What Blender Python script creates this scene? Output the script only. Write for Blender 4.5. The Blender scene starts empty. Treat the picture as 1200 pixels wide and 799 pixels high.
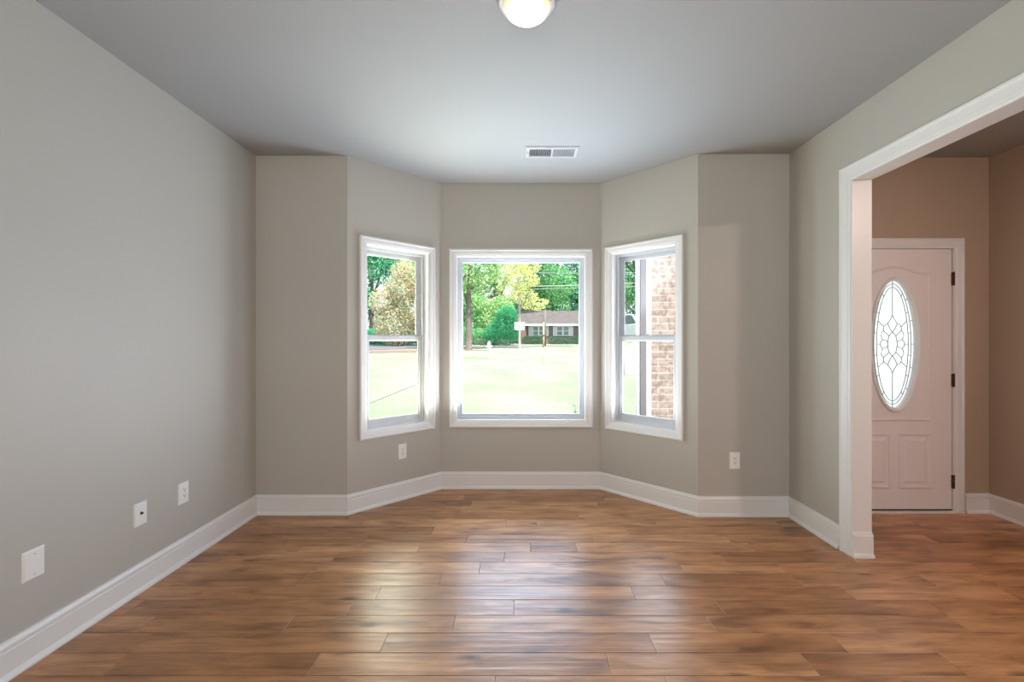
import bpy, bmesh, math, random
from mathutils import Vector, Matrix
C = bpy.context.scene
PI = math.pi
random.seed(7)

# ------------------------------------------------------------------ camera, sky, sun, exposure
CAM_H = 1.324
F = 530.0                                   # focal length in pixels of the 1200 px wide frame
cam_d = bpy.data.cameras.new('camera'); cam = bpy.data.objects.new('camera', cam_d)
C.collection.objects.link(cam); C.camera = cam
cam.location = (0, 0, CAM_H); cam.rotation_euler = (PI/2, 0, 0)
cam_d.sensor_width = 36; cam_d.lens = F/1200*36; cam_d.shift_x = -8/1200; cam_d.clip_end = 500
cam_d.clip_start = 0.02

SKY = 1.6; SUN = 11.0; LAMP = 12.0; FOYER = 34.0
C.view_settings.view_transform = 'Standard'; C.view_settings.look = 'None'
C.view_settings.exposure = 0.23; C.view_settings.gamma = 1.0; C.view_settings.use_curve_mapping = False
C.cycles.use_denoising = True
C.cycles.max_bounces = 14; C.cycles.diffuse_bounces = 8; C.cycles.glossy_bounces = 6
C.cycles.transparent_max_bounces = 24; C.cycles.transmission_bounces = 8
C.cycles.sample_clamp_indirect = 8.0; C.cycles.caustics_reflective = False; C.cycles.caustics_refractive = False

w = bpy.data.worlds.new('sky'); C.world = w; w.use_nodes = True
wn = w.node_tree.nodes; wl = w.node_tree.links
bgn = wn['Background']; bgn.inputs[1].default_value = SKY
tc = wn.new('ShaderNodeTexCoord'); sx = wn.new('ShaderNodeSeparateXYZ'); rp = wn.new('ShaderNodeValToRGB')
wl.new(tc.outputs['Generated'], sx.inputs[0]); wl.new(sx.outputs[2], rp.inputs[0])
rp.color_ramp.elements[0].position = 0.0; rp.color_ramp.elements[0].color = (0.95, 0.98, 1.0, 1)
rp.color_ramp.elements[1].position = 0.8; rp.color_ramp.elements[1].color = (0.66, 0.82, 1.0, 1)
wl.new(rp.outputs[0], bgn.inputs[0])

sun_d = bpy.data.lights.new('sun', 'SUN'); sun_d.energy = SUN; sun_d.angle = math.radians(1.0); sun_d.color = (1, .95, .86)
sun = bpy.data.objects.new('sun', sun_d); C.collection.objects.link(sun)
sun.rotation_euler = Vector((-0.30, 0.46, -1.15)).to_track_quat('-Z', 'Y').to_euler()

# ------------------------------------------------------------------ room plan
HC = 2.74
XL, XR = -2.01, 2.049
A = (XL, 3.457); B = (-1.311, 3.457); Cc = (-0.698, 4.067); D = (0.729, 4.067); E = (1.357, 3.426); G = (XR, 3.426)
YB = -2.6; OP0, OP1 = 0.70, 2.777          # cased opening along the right wall
XR2 = XR + 0.115; YF = 3.491; XF = 3.629; OPH = 2.314

def daylight(name, p0, p1, u0, u1, z0, z1, off, tilt, radiance, col):      # unseen area lamp standing in for daylight through one opening
    d = Vector((p1[0]-p0[0], p1[1]-p0[1], 0)).normalized(); n = Vector((-d.y, d.x, 0))
    ld = bpy.data.lights.new(name, 'AREA'); ld.shape = 'RECTANGLE'; ld.size = u1-u0; ld.size_y = z1-z0
    ld.energy = radiance*PI*ld.size*ld.size_y; ld.color = col
    o = bpy.data.objects.new(name, ld); C.collection.objects.link(o)
    o.location = Vector((p0[0], p0[1], (z0+z1)/2)) + d*(u0+u1)/2 + n*off
    aim = -n*math.cos(tilt) + Vector((0, 0, math.sin(tilt)))
    o.rotation_euler = aim.to_track_quat('-Z', 'Y').to_euler()
DAY = (.66, .81, 1.0); TILT = math.radians(40)
daylight('daylight_left', B, Cc, .10, .78, .40, 2.10, .62, TILT, 18, (1.0, 1.0, .78))
daylight('daylight_center', Cc, D, .08, 1.36, .40, 2.10, .62, TILT, 8.0, (.54, .72, 1.0))
daylight('daylight_right', D, E, .10, .80, .40, 2.10, .62, TILT, 12, DAY)
def sill_glow(name, p0, p1, u0, u1, power, col, aim_up=62):      # unseen area lamp added before one sill, for sunlight bouncing up off it
    d = Vector((p1[0]-p0[0], p1[1]-p0[1], 0)).normalized(); n = Vector((-d.y, d.x, 0)); t = math.radians(aim_up)
    ld = bpy.data.lights.new(name, 'AREA'); ld.shape = 'RECTANGLE'; ld.size = u1-u0; ld.size_y = .07; ld.energy = power; ld.color = col
    o = bpy.data.objects.new(name, ld); C.collection.objects.link(o)
    o.location = Vector((p0[0], p0[1], .668)) + d*(u0+u1)/2 + n*(-.035)
    o.rotation_euler = (-n*math.cos(t) + Vector((0, 0, math.sin(t)))).to_track_quat('-Z', 'Y').to_euler()
sill_glow('sill_light_left', B, Cc, .28, .60, 2.2, (1.0, 1.0, .78))
sill_glow('sill_light_center', Cc, D, .32, .80, 16, (.90, .95, 1.0))
sill_glow('sill_light_right', D, E, .30, .62, 2.2, (.86, .94, 1.0))
daylight('fill_light_rear', (XF, YB), (XL, YB), XF-1.75, XF+1.75, .05, 1.85, 1.05, math.radians(62), 8.0, (1.0, .96, .92))  # unseen fill lamp added outside the rear window
daylight('daylight_door', (2.164, 3.491), (3.629, 3.491), .50, 1.0, .70, 1.9, .70, 0.0, 1.3, (.95, .98, 1.0))

# ------------------------------------------------------------------ materials
def newmat(name):
    m = bpy.data.materials.new(name); m.use_nodes = True
    return m, m.node_tree.nodes, m.node_tree.links, m.node_tree.nodes['Principled BSDF']
def N(nodes, t, **k):
    n = nodes.new(t)
    for a, b in k.items(): setattr(n, a, b)
    return n
def ramp(nodes, stops):
    r = nodes.new('ShaderNodeValToRGB'); e = r.color_ramp.elements
    while len(e) < len(stops): e.new(0.5)
    for x, (p, c) in zip(e, stops): x.position = p; x.color = (*c, 1)
    return r
def paint(name, col, rough=.6, var=.04, scale=6, bump=.0, bscale=250, metallic=0.0):
    m, n, l, b = newmat(name)
    t = N(n, 'ShaderNodeTexCoord'); z = N(n, 'ShaderNodeTexNoise'); z.inputs['Scale'].default_value = scale
    z.inputs['Detail'].default_value = 4
    l.new(t.outputs['Object'], z.inputs['Vector'])
    r = ramp(n, [(.3, tuple(c*(1-var) for c in col)), (.7, tuple(min(1, c*(1+var)) for c in col))])
    l.new(z.outputs['Fac'], r.inputs[0]); l.new(r.outputs[0], b.inputs['Base Color'])
    b.inputs['Roughness'].default_value = rough; b.inputs['Metallic'].default_value = metallic
    if bump:
        z2 = N(n, 'ShaderNodeTexNoise'); z2.inputs['Scale'].default_value = bscale
        l.new(t.outputs['Object'], z2.inputs['Vector'])
        bp = N(n, 'ShaderNodeBump'); bp.inputs['Strength'].default_value = bump; bp.inputs['Distance'].default_value = .002
        l.new(z2.outputs['Fac'], bp.inputs['Height']); l.new(bp.outputs[0], b.inputs['Normal'])
    return m
def emit(name, col, s):
    m, n, l, b = newmat(name); n.remove(b)
    e = N(n, 'ShaderNodeEmission'); e.inputs[0].default_value = (*col, 1); e.inputs[1].default_value = s
    l.new(e.outputs[0], n['Material Output'].inputs[0]); return m

M = {}
M['wall'] = paint('greige_wall_paint', (.49, .468, .43), .55, .012, 2, .08, 320)
M['tan'] = paint('tan_hall_wall', (.44, .345, .26), .55, .012, 2, .08, 320)  # hall walls browner than the room walls
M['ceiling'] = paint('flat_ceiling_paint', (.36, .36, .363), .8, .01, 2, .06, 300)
M['trim'] = paint('white_trim_paint', (.78, .775, .775), .35, .01, 4)
M['vinyl'] = paint('white_vinyl', (.58, .59, .62), .3, .01, 4)
M['register'] = paint('register_enamel', (.50, .50, .51), .4, .02)
M['door'] = paint('white_door_paint', (.84, .79, .79), .4, .012, 5)
M['plate'] = paint('white_plastic', (.86, .855, .85), .3, .01, 4)
M['dark'] = paint('dark_slot', (.03, .03, .03), .6, .1)
M['ventdark'] = paint('duct_shadow', (.05, .05, .055), .8, .1)
M['bronze'] = paint('bronze_metal', (.11, .075, .045), .35, .1, 30, 0, 0, .8)
M['steel'] = paint('steel_metal', (.6, .6, .6), .3, .05, 30, 0, 0, .9)
M['came'] = paint('lead_came', (.10, .10, .11), .5, .1, 30)
M['ring'] = paint('fixture_enamel', (.42, .40, .40), .35, .01)
def dome_mat(name, rim, mid, k):
    m, n, l, b = newmat(name); n.remove(b)
    t = N(n, 'ShaderNodeTexCoord'); sp_ = N(n, 'ShaderNodeSeparateXYZ'); l.new(t.outputs['Object'], sp_.inputs[0])
    mr = N(n, 'ShaderNodeMapRange'); mr.inputs[1].default_value = -.038; mr.inputs[2].default_value = -.090; l.new(sp_.outputs[2], mr.inputs[0])
    r = ramp(n, [(0, rim), (.45, tuple(.09*c for c in mid)), (1, mid)]); l.new(mr.outputs[0], r.inputs[0])
    e = N(n, 'ShaderNodeEmission'); l.new(r.outputs[0], e.inputs[0]); e.inputs[1].default_value = k
    l.new(e.outputs[0], n['Material Output'].inputs[0]); return m
M['dome'] = dome_mat('lit_opal_glass', (.10, .062, .028), (1, .88, .70), LAMP)
M['dome2'] = emit('lit_opal_glass_foyer', (1.0, .76, .67), FOYER*6)

def glass_mat():
    m, n, l, b = newmat('window_glass'); n.remove(b)
    t = N(n, 'ShaderNodeBsdfTransparent'); t.inputs[0].default_value = (.97, .985, .98, 1)
    g = N(n, 'ShaderNodeBsdfGlossy'); g.inputs['Roughness'].default_value = .02
    f0 = N(n, 'ShaderNodeLayerWeight'); f0.inputs[0].default_value = .5
    p5 = N(n, 'ShaderNodeMath', operation='POWER'); l.new(f0.outputs['Facing'], p5.inputs[0]); p5.inputs[1].default_value = 5
    f = N(n, 'ShaderNodeMath', operation='MULTIPLY_ADD'); l.new(p5.outputs[0], f.inputs[0]); f.inputs[1].default_value = .9; f.inputs[2].default_value = .006
    x = N(n, 'ShaderNodeMixShader'); l.new(f.outputs[0], x.inputs[0]); l.new(t.outputs[0], x.inputs[1]); l.new(g.outputs[0], x.inputs[2])
    l.new(x.outputs[0], n['Material Output'].inputs[0]); return m
M['glass'] = glass_mat()
def frosted_mat():
    m, n, l, b = newmat('frosted_glass'); n.remove(b)
    t = N(n, 'ShaderNodeBsdfTranslucent'); t.inputs[0].default_value = (.96, .96, .96, 1)
    tr = N(n, 'ShaderNodeBsdfTransparent')
    g = N(n, 'ShaderNodeBsdfGlossy'); g.inputs['Roughness'].default_value = .1
    x0 = N(n, 'ShaderNodeMixShader'); x0.inputs[0].default_value = .12; l.new(t.outputs[0], x0.inputs[1]); l.new(tr.outputs[0], x0.inputs[2])
    x = N(n, 'ShaderNodeMixShader'); x.inputs[0].default_value = .06; l.new(x0.outputs[0], x.inputs[1]); l.new(g.outputs[0], x.inputs[2])
    l.new(x.outputs[0], n['Material Output'].inputs[0]); return m
M['frost'] = frosted_mat()

def wood_mat():
    m, n, l, b = newmat('hand_scraped_maple_planks')
    t = N(n, 'ShaderNodeTexCoord'); gi = N(n, 'ShaderNodeNewGeometry')
    mu = N(n, 'ShaderNodeVectorMath', operation='SCALE'); mu.inputs[0].default_value = (37.0, 91.0, 13.0)
    l.new(gi.outputs['Random Per Island'], mu.inputs['Scale'])
    ad = N(n, 'ShaderNodeVectorMath', operation='ADD'); l.new(t.outputs['Object'], ad.inputs[0]); l.new(mu.outputs[0], ad.inputs[1])
    mp = N(n, 'ShaderNodeMapping'); mp.inputs['Scale'].default_value = (1.6, 9, 1); l.new(ad.outputs[0], mp.inputs[0])
    z1 = N(n, 'ShaderNodeTexNoise'); z1.inputs['Scale'].default_value = 1.6; z1.inputs['Detail'].default_value = 5; z1.inputs['Roughness'].default_value=.55; z1.inputs['Distortion'].default_value = .9
    l.new(mp.outputs[0], z1.inputs['Vector'])
    mp2 = N(n, 'ShaderNodeMapping'); mp2.inputs['Scale'].default_value = (5, 110, 1); l.new(ad.outputs[0], mp2.inputs[0])
    z2 = N(n, 'ShaderNodeTexNoise'); z2.inputs['Scale'].default_value = 1; z2.inputs['Detail'].default_value = 3
    l.new(mp2.outputs[0], z2.inputs['Vector'])
    # plank tone
    pr = ramp(n, [(0, (.39, .178, .074)), (.3, (.45, .213, .090)), (.6, (.51, .252, .110)), (1, (.58, .302, .145))])
    l.new(gi.outputs['Random Per Island'], pr.inputs[0])
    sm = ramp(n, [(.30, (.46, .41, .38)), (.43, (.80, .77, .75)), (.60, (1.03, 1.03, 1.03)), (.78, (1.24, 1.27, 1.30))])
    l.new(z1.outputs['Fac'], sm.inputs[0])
    mx = N(n, 'ShaderNodeMixRGB', blend_type='MULTIPLY'); mx.inputs[0].default_value = 1; l.new(pr.outputs[0], mx.inputs[1]); l.new(sm.outputs[0], mx.inputs[2])
    gr = ramp(n, [(.3, (.80, .78, .76)), (.65, (1.06, 1.06, 1.06))]); l.new(z2.outputs['Fac'], gr.inputs[0])
    mx2 = N(n, 'ShaderNodeMixRGB', blend_type='MULTIPLY'); mx2.inputs[0].default_value = .7; l.new(mx.outputs[0], mx2.inputs[1]); l.new(gr.outputs[0], mx2.inputs[2])
    # knots
    mp4 = N(n, 'ShaderNodeMapping'); mp4.inputs['Scale'].default_value = (2.2, 5.5, 1); l.new(ad.outputs[0], mp4.inputs[0])
    vo = N(n, 'ShaderNodeTexVoronoi'); vo.inputs['Scale'].default_value = .9; l.new(mp4.outputs[0], vo.inputs['Vector'])
    kr = ramp(n, [(.03, (.12, .09, .07)), (.13, (1, 1, 1))]); l.new(vo.outputs['Distance'], kr.inputs[0])
    mx3 = N(n, 'ShaderNodeMixRGB', blend_type='MULTIPLY'); mx3.inputs[0].default_value = .75; l.new(mx2.outputs[0], mx3.inputs[1]); l.new(kr.outputs[0], mx3.inputs[2])
    z4 = N(n, 'ShaderNodeTexNoise'); z4.inputs['Scale'].default_value = 3.6; z4.inputs['Detail'].default_value = 4; z4.inputs['Distortion'].default_value = .6
    mp5 = N(n, 'ShaderNodeMapping'); mp5.inputs['Scale'].default_value = (.8, 2.2, 1); l.new(ad.outputs[0], mp5.inputs[0]); l.new(mp5.outputs[0], z4.inputs['Vector'])
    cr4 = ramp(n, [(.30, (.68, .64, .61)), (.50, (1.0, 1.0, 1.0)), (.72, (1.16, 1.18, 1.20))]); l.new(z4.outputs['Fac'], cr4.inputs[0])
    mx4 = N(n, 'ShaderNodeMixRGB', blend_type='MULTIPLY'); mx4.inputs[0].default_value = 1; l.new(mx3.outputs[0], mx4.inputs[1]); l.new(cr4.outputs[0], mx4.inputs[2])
    l.new(mx4.outputs[0], b.inputs['Base Color'])
    # scraped ripple across the plank
    mp3 = N(n, 'ShaderNodeMapping'); mp3.inputs['Scale'].default_value = (1.3, 34, 1); l.new(ad.outputs[0], mp3.inputs[0])
    z3 = N(n, 'ShaderNodeTexNoise'); z3.inputs['Scale'].default_value = 1; z3.inputs['Detail'].default_value = 2; z3.inputs['Distortion'].default_value=.3
    l.new(mp3.outputs[0], z3.inputs['Vector'])
    bp = N(n, 'ShaderNodeBump'); bp.inputs['Strength'].default_value = .55; bp.inputs['Distance'].default_value = .0035
    l.new(z3.outputs['Fac'], bp.inputs['Height'])
    bp2 = N(n, 'ShaderNodeBump'); bp2.inputs['Strength'].default_value = .15; bp2.inputs['Distance'].default_value = .001
    l.new(z2.outputs['Fac'], bp2.inputs['Height']); l.new(bp.outputs[0], bp2.inputs['Normal']); l.new(bp2.outputs[0], b.inputs['Normal'])
    rr = ramp(n, [(.3, (.38,)*3), (.7, (.29,)*3)]); l.new(z1.outputs['Fac'], rr.inputs[0]); l.new(rr.outputs[0], b.inputs['Roughness'])
    b.inputs['Specular IOR Level'].default_value = .58
    return m
M['wood'] = wood_mat()
M['sub'] = paint('subfloor', (.05, .025, .012), .8, .1)

def brick_mat(name, c1, c2, mortar, sc=1.0, tint=(.9,.88,.86)):
    m, n, l, b = newmat(name)
    t = N(n, 'ShaderNodeTexCoord'); s = N(n, 'ShaderNodeSeparateXYZ'); l.new(t.outputs['Object'], s.inputs[0])
    a = N(n, 'ShaderNodeMath', operation='ADD'); l.new(s.outputs[0], a.inputs[0]); l.new(s.outputs[1], a.inputs[1])
    cb = N(n, 'ShaderNodeCombineXYZ'); l.new(a.outputs[0], cb.inputs[0]); l.new(s.outputs[2], cb.inputs[1])
    br = N(n, 'ShaderNodeTexBrick'); l.new(cb.outputs[0], br.inputs['Vector'])
    br.inputs['Color1'].default_value = (*c1, 1); br.inputs['Color2'].default_value = (*c2, 1); br.inputs['Mortar'].default_value = (*mortar, 1)
    br.inputs['Scale'].default_value = 1; br.inputs['Brick Width'].default_value = .205*sc; br.inputs['Row Height'].default_value = .076*sc
    br.inputs['Mortar Size'].default_value = .007*sc; br.inputs['Mortar Smooth'].default_value = .2; br.inputs['Bias'].default_value = 0.0
    z = N(n, 'ShaderNodeTexNoise'); z.inputs['Scale'].default_value = 22; z.inputs['Detail'].default_value = 5; l.new(t.outputs['Object'], z.inputs['Vector'])
    r = ramp(n, [(.36, tint), (.55, (1, 1, 1))]); l.new(z.outputs['Fac'], r.inputs[0])
    mx = N(n, 'ShaderNodeMixRGB', blend_type='MULTIPLY'); mx.inputs[0].default_value = 1
    l.new(br.outputs['Color'], mx.inputs[1]); l.new(r.outputs[0], mx.inputs[2]); l.new(mx.outputs[0], b.inputs['Base Color'])
    bp = N(n, 'ShaderNodeBump'); bp.inputs['Strength'].default_value = .6; bp.inputs['Distance'].default_value = .008; bp.invert = True
    l.new(br.outputs['Fac'], bp.inputs['Height']); l.new(bp.outputs[0], b.inputs['Normal'])
    b.inputs['Roughness'].default_value = .85
    return m
M['pinkbrick'] = brick_mat('pale_pink_brick', (.43, .335, .30), (.34, .26, .225), (.47, .44, .41), 1.0, (.68, .62, .6))
M['redbrick'] = brick_mat('red_brick', (0.255, 0.112, 0.0918), (0.187, 0.085, 0.068), (0.306, 0.272, 0.238))
M['tanbrick'] = brick_mat('brown_brick', (0.204, 0.143, 0.136), (0.153, 0.109, 0.102), (0.238, 0.204, 0.187))

def leaf_mat(name, cols):
    m, n, l, b = newmat(name); n.remove(b)
    g = N(n, 'ShaderNodeNewGeometry')
    cols = [tuple(c*1.0 for c in q_) for q_ in cols]
    k = len(cols); r = ramp(n, [(i/max(1, k-1), c) for i, c in enumerate(cols)]); l.new(g.outputs['Random Per Island'], r.inputs[0])
    d = N(n, 'ShaderNodeBsdfDiffuse'); t = N(n, 'ShaderNodeBsdfTranslucent'); l.new(r.outputs[0], d.inputs[0]); l.new(r.outputs[0], t.inputs[0])
    x = N(n, 'ShaderNodeMixShader'); x.inputs[0].default_value = .4; l.new(d.outputs[0], x.inputs[1]); l.new(t.outputs[0], x.inputs[2])
    l.new(x.outputs[0], n['Material Output'].inputs[0]); return m
M['leaf_green'] = leaf_mat('leaf_mid_green', [(.06, .27, .16), (.13, .40, .18), (.26, .54, .22), (.50, .70, .34)])
M['leaf_lime'] = leaf_mat('leaf_lime', [(.12, .36, .16), (.28, .54, .22), (.50, .68, .30), (.70, .78, .42)])
M['leaf_dark'] = leaf_mat('leaf_dark_green', [(.03, .20, .15), (.06, .30, .20), (.12, .42, .22), (.34, .58, .30)])
M['leaf_yellow'] = leaf_mat('leaf_yellow', [(.40, .58, .25), (.66, .72, .30), (.82, .78, .38), (.90, .84, .55)])
M['leaf_pink'] = leaf_mat('leaf_pink', [(.10, .36, .24), (.28, .50, .28), (.72, .46, .36), (.80, .56, .46), (.78, .60, .48), (.55, .62, .36), (.74, .76, .46)])
M['leaf_bush'] = leaf_mat('leaf_bush', [(.04, .30, .16), (.07, .40, .20), (.13, .50, .24)])
M['leaf_hedge'] = leaf_mat('leaf_hedge', [(.05, .13, .07), (.08, .18, .10), (.12, .24, .13)])
M['bark'] = paint('bark', (0.144, 0.112, 0.101), .9, .3, 8)
M['palebark'] = paint('pale_bark', (0.396, 0.36, 0.324), .9, .15, 8)
M['pole'] = paint('weathered_pole', (.15, .13, .135), .9, .15, 5)
M['tanpole'] = paint('tan_post', (0.468, 0.36, 0.198), .7, .1, 5)
M['cable'] = paint('cable_black', (.16, .18, .18), .6, .1)
M['lightcable'] = paint('cable_grey', (0.432, 0.45, 0.468), .6, .05)
M['concrete'] = paint('concrete', (0.396, 0.396, 0.378), .9, .08, 3)
M['asphalt'] = paint('asphalt', (0.115, 0.108, 0.13), .9, .1, 2)
M['dirt'] = paint('leaf_litter', (0.18, 0.115, 0.09), 1, .35, 6)
M['shingle'] = paint('roof_shingle', (0.0936, 0.0792, 0.0828), .9, .3, 2.2)
M['white'] = paint('white_paint', (0.72, 0.72, 0.756), .5, .02)
M['hydrant'] = paint('hydrant_white', (0.792, 0.792, 0.8), .4, .04)
M['paneglass'] = paint('reflective_pane', (0.18, 0.216, 0.234), .1, .15, 1.5)
M['mauve'] = paint('mauve_grey_metal', (0.18, 0.159, 0.169), .5, .04)
M['carwhite'] = paint('car_body', (0.576, 0.576, 0.594), .2, .02)
M['carglass'] = paint('car_glass', (0.108, 0.162, 0.162), .08, .1)
M['tyre'] = paint('tyre_rubber', (.03, .03, .03), .8, .1)
M['red'] = paint('red_paint', (.5, .06, .05), .5, .1)
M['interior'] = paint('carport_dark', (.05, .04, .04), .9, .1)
def lawn_mat():
    m, n, l, b = newmat('lawn_grass')
    t = N(n, 'ShaderNodeTexCoord'); z = N(n, 'ShaderNodeTexNoise'); z.inputs['Scale'].default_value = .35; z.inputs['Detail'].default_value = 6
    mp = N(n, 'ShaderNodeMapping'); mp.inputs['Scale'].default_value = (1, .45, 1)
    l.new(t.outputs['Object'], mp.inputs[0]); l.new(mp.outputs[0], z.inputs['Vector'])
    r = ramp(n, [(.30, (.15, .22, .125)), (.5, (.22, .252, .185)), (.66, (.262, .268, .225))]); l.new(z.outputs['Fac'], r.inputs[0])
    z2 = N(n, 'ShaderNodeTexNoise'); z2.inputs['Scale'].default_value = 14; z2.inputs['Detail'].default_value = 4; l.new(t.outputs['Object'], z2.inputs['Vector'])
    r2 = ramp(n, [(.3, (.78, .80, .74)), (.6, (1.05, 1.05, 1.05))]); l.new(z2.outputs['Fac'], r2.inputs[0])
    mx = N(n, 'ShaderNodeMixRGB', blend_type='MULTIPLY'); mx.inputs[0].default_value = 1; l.new(r.outputs[0], mx.inputs[1]); l.new(r2.outputs[0], mx.inputs[2])
    l.new(mx.outputs[0], b.inputs['Base Color']); b.inputs['Roughness'].default_value = 1; b.inputs['Specular IOR Level'].default_value = .1
    return m
M['lawn'] = lawn_mat()

# ------------------------------------------------------------------ mesh builder
class MB:
    def __init__(s): s.v = []; s.f = []; s.mi = []; s.sm = []
    def add(s, vs, fs, mi=0, smooth=False):
        o = len(s.v); s.v += [tuple(p) for p in vs]
        for f in fs: s.f.append(tuple(o+i for i in f)); s.mi.append(mi); s.sm.append(smooth)
        return s
    def prism8(s, b4, t4, mi=0):
        return s.add(list(b4)+list(t4), [(3,2,1,0), (4,5,6,7), (0,1,5,4), (1,2,6,5), (2,3,7,6), (3,0,4,7)], mi)
    def box(s, x0, y0, z0, x1, y1, z1, mi=0):
        return s.prism8([(x0,y0,z0),(x1,y0,z0),(x1,y1,z0),(x0,y1,z0)], [(x0,y0,z1),(x1,y0,z1),(x1,y1,z1),(x0,y1,z1)], mi)
    def frustum(s, x0, z0, x1, z1, ya, yb, ins, mi=0):   # box in x,z from y=ya (large) to y=yb (inset face)
        a = [(x0,ya,z0),(x1,ya,z0),(x1,ya,z1),(x0,ya,z1)]; i = ins
        b = [(x0+i,yb,z0+i),(x1-i,yb,z0+i),(x1-i,yb,z1-i),(x0+i,yb,z1-i)]
        return s.prism8(a, b, mi)
    def poly(s, pts, z0, z1, mi=0):
        n = len(pts); vs = [(x,y,z0) for x,y in pts]+[(x,y,z1) for x,y in pts]
        return s.add(vs, [tuple(range(n-1,-1,-1)), tuple(range(n, 2*n))]+[(i,(i+1)%n,n+(i+1)%n,n+i) for i in range(n)], mi)
    def loops(s, L, mi=0, closed=True, caps=True, smooth=False):   # skin a list of equal loops
        n = len(L[0]); vs = [p for l in L for p in l]; fs = []
        for k in range(len(L)-1):
            for i in range(n if closed else n-1):
                j = (i+1) % n; fs.append((k*n+i, k*n+j, (k+1)*n+j, (k+1)*n+i))
        if caps: fs.append(tuple(range(n-1,-1,-1))); fs.append(tuple((len(L)-1)*n+i for i in range(n)))
        return s.add(vs, fs, mi, smooth)
    def tube(s, pts, r, seg=8, mi=0, smooth=True):
        pts = [Vector(p) for p in pts]; L = []
        for k, p in enumerate(pts):
            d = (pts[min(k+1, len(pts)-1)]-pts[max(k-1, 0)]).normalized()
            u = d.cross(Vector((0,0,1)) if abs(d.z) < .95 else Vector((1,0,0))).normalized(); v = d.cross(u)
            rr = r[k] if isinstance(r, (list, tuple)) else r
            L.append([p+u*rr*math.cos(2*PI*i/seg)+v*rr*math.sin(2*PI*i/seg) for i in range(seg)])
        return s.loops(L, mi, smooth=smooth)
    def lathe(s, prof, c=(0,0,0), seg=32, mi=0, axis='z', smooth=True):
        L = []
        for r, h in prof:
            l = []
            for i in range(seg):
                a = 2*PI*i/seg; x, y = r*math.cos(a), r*math.sin(a)
                l.append({'z': (c[0]+x, c[1]+y, c[2]+h), 'y': (c[0]+x, c[1]+h, c[2]+y), 'x': (c[0]+h, c[1]+x, c[2]+y)}[axis])
            L.append(l)
        return s.loops(L, mi, smooth=smooth)
    def rectring(s, x0, z0, x1, z1, prof, mi=0):          # sweep (inset, y) closed profile round a rectangle in the xz plane
        n = len(prof); vs = []; fs = []
        for cx, cz, sx_, sz_ in ((x0,z0,1,1), (x1,z0,-1,1), (x1,z1,-1,-1), (x0,z1,1,-1)):
            for d, y in prof: vs.append((cx+sx_*d, y, cz+sz_*d))
        for k in range(4):
            for i in range(n):
                j = (i+1) % n; fs.append((k*n+i, k*n+j, ((k+1)%4)*n+j, ((k+1)%4)*n+i))
        return s.add(vs, fs, mi)
    def build(s, name, mats, parent=None, fix=True, **props):
        me = bpy.data.meshes.new(name); me.from_pydata(s.v, [], s.f)
        if not isinstance(mats, (list, tuple)): mats = [mats]
        for m in mats: me.materials.append(m)
        me.polygons.foreach_set('material_index', s.mi); me.polygons.foreach_set('use_smooth', s.sm)
        if fix:
            bm = bmesh.new(); bm.from_mesh(me); bmesh.ops.recalc_face_normals(bm, faces=bm.faces); bm.to_mesh(me); bm.free()
        o = bpy.data.objects.new(name, me); C.collection.objects.link(o)
        if parent: o.parent = parent
        for k, v in props.items(): o[k] = v
        return o
def empty(name, loc=(0,0,0), rz=0, **props):
    o = bpy.data.objects.new(name, None); C.collection.objects.link(o); o.location = loc; o.rotation_euler = (0,0,rz)
    o.empty_display_size = .1
    for k, v in props.items(): o[k] = v
    return o
def tagp(label, category, group=None):
    d = dict(label=label, category=category)
    if group: d['group'] = group
    return d
ST = dict(kind='structure')
def bev(o, wd=.003, seg=2):
    m = o.modifiers.new('bevel', 'BEVEL'); m.width = wd; m.segments = seg; m.limit_method = 'ANGLE'; m.angle_limit = .6
    return o
def px(p, q, y): return Vector(((p-608)/F*y, y, CAM_H-(q-400)/F*y))

# ------------------------------------------------------------------ walls, ceiling, floor
def wall(name, p0, p1, t=.15, e0=0, e1=0, holes=(), mat='wall', z0=-.02, z1=HC):
    d = Vector((p1[0]-p0[0], p1[1]-p0[1])); Lw = d.length; d.normalize(); n = Vector((-d.y, d.x)); P = Vector(p0)
    mb = MB()
    def piece(u0, u1, a, b):
        o0 = -e0 if u0 == 0 else u0; o1 = Lw+e1 if u1 == Lw else u1
        q = [P+d*u0, P+d*u1, P+d*o1+n*t, P+d*o0+n*t]
        mb.prism8([(v.x, v.y, a) for v in q], [(v.x, v.y, b) for v in q])
    if not holes: piece(0, Lw, z0, z1)
    for (u0, u1, a, b) in holes:
        piece(0, u0, z0, z1); piece(u1, Lw, z0, z1); piece(u0, u1, b, z1)
        if a > z0: piece(u0, u1, z0, a)
    return mb.build(name, M[mat], **ST)
mt = .15*math.tan(PI/8)
def dist(a, b): return math.hypot(b[0]-a[0], b[1]-a[1])
LB, LC, LR = dist(B, Cc), dist(Cc, D), dist(D, E)
WZ0, WZ1 = .549, 2.151                       # outer casing heights
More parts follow.
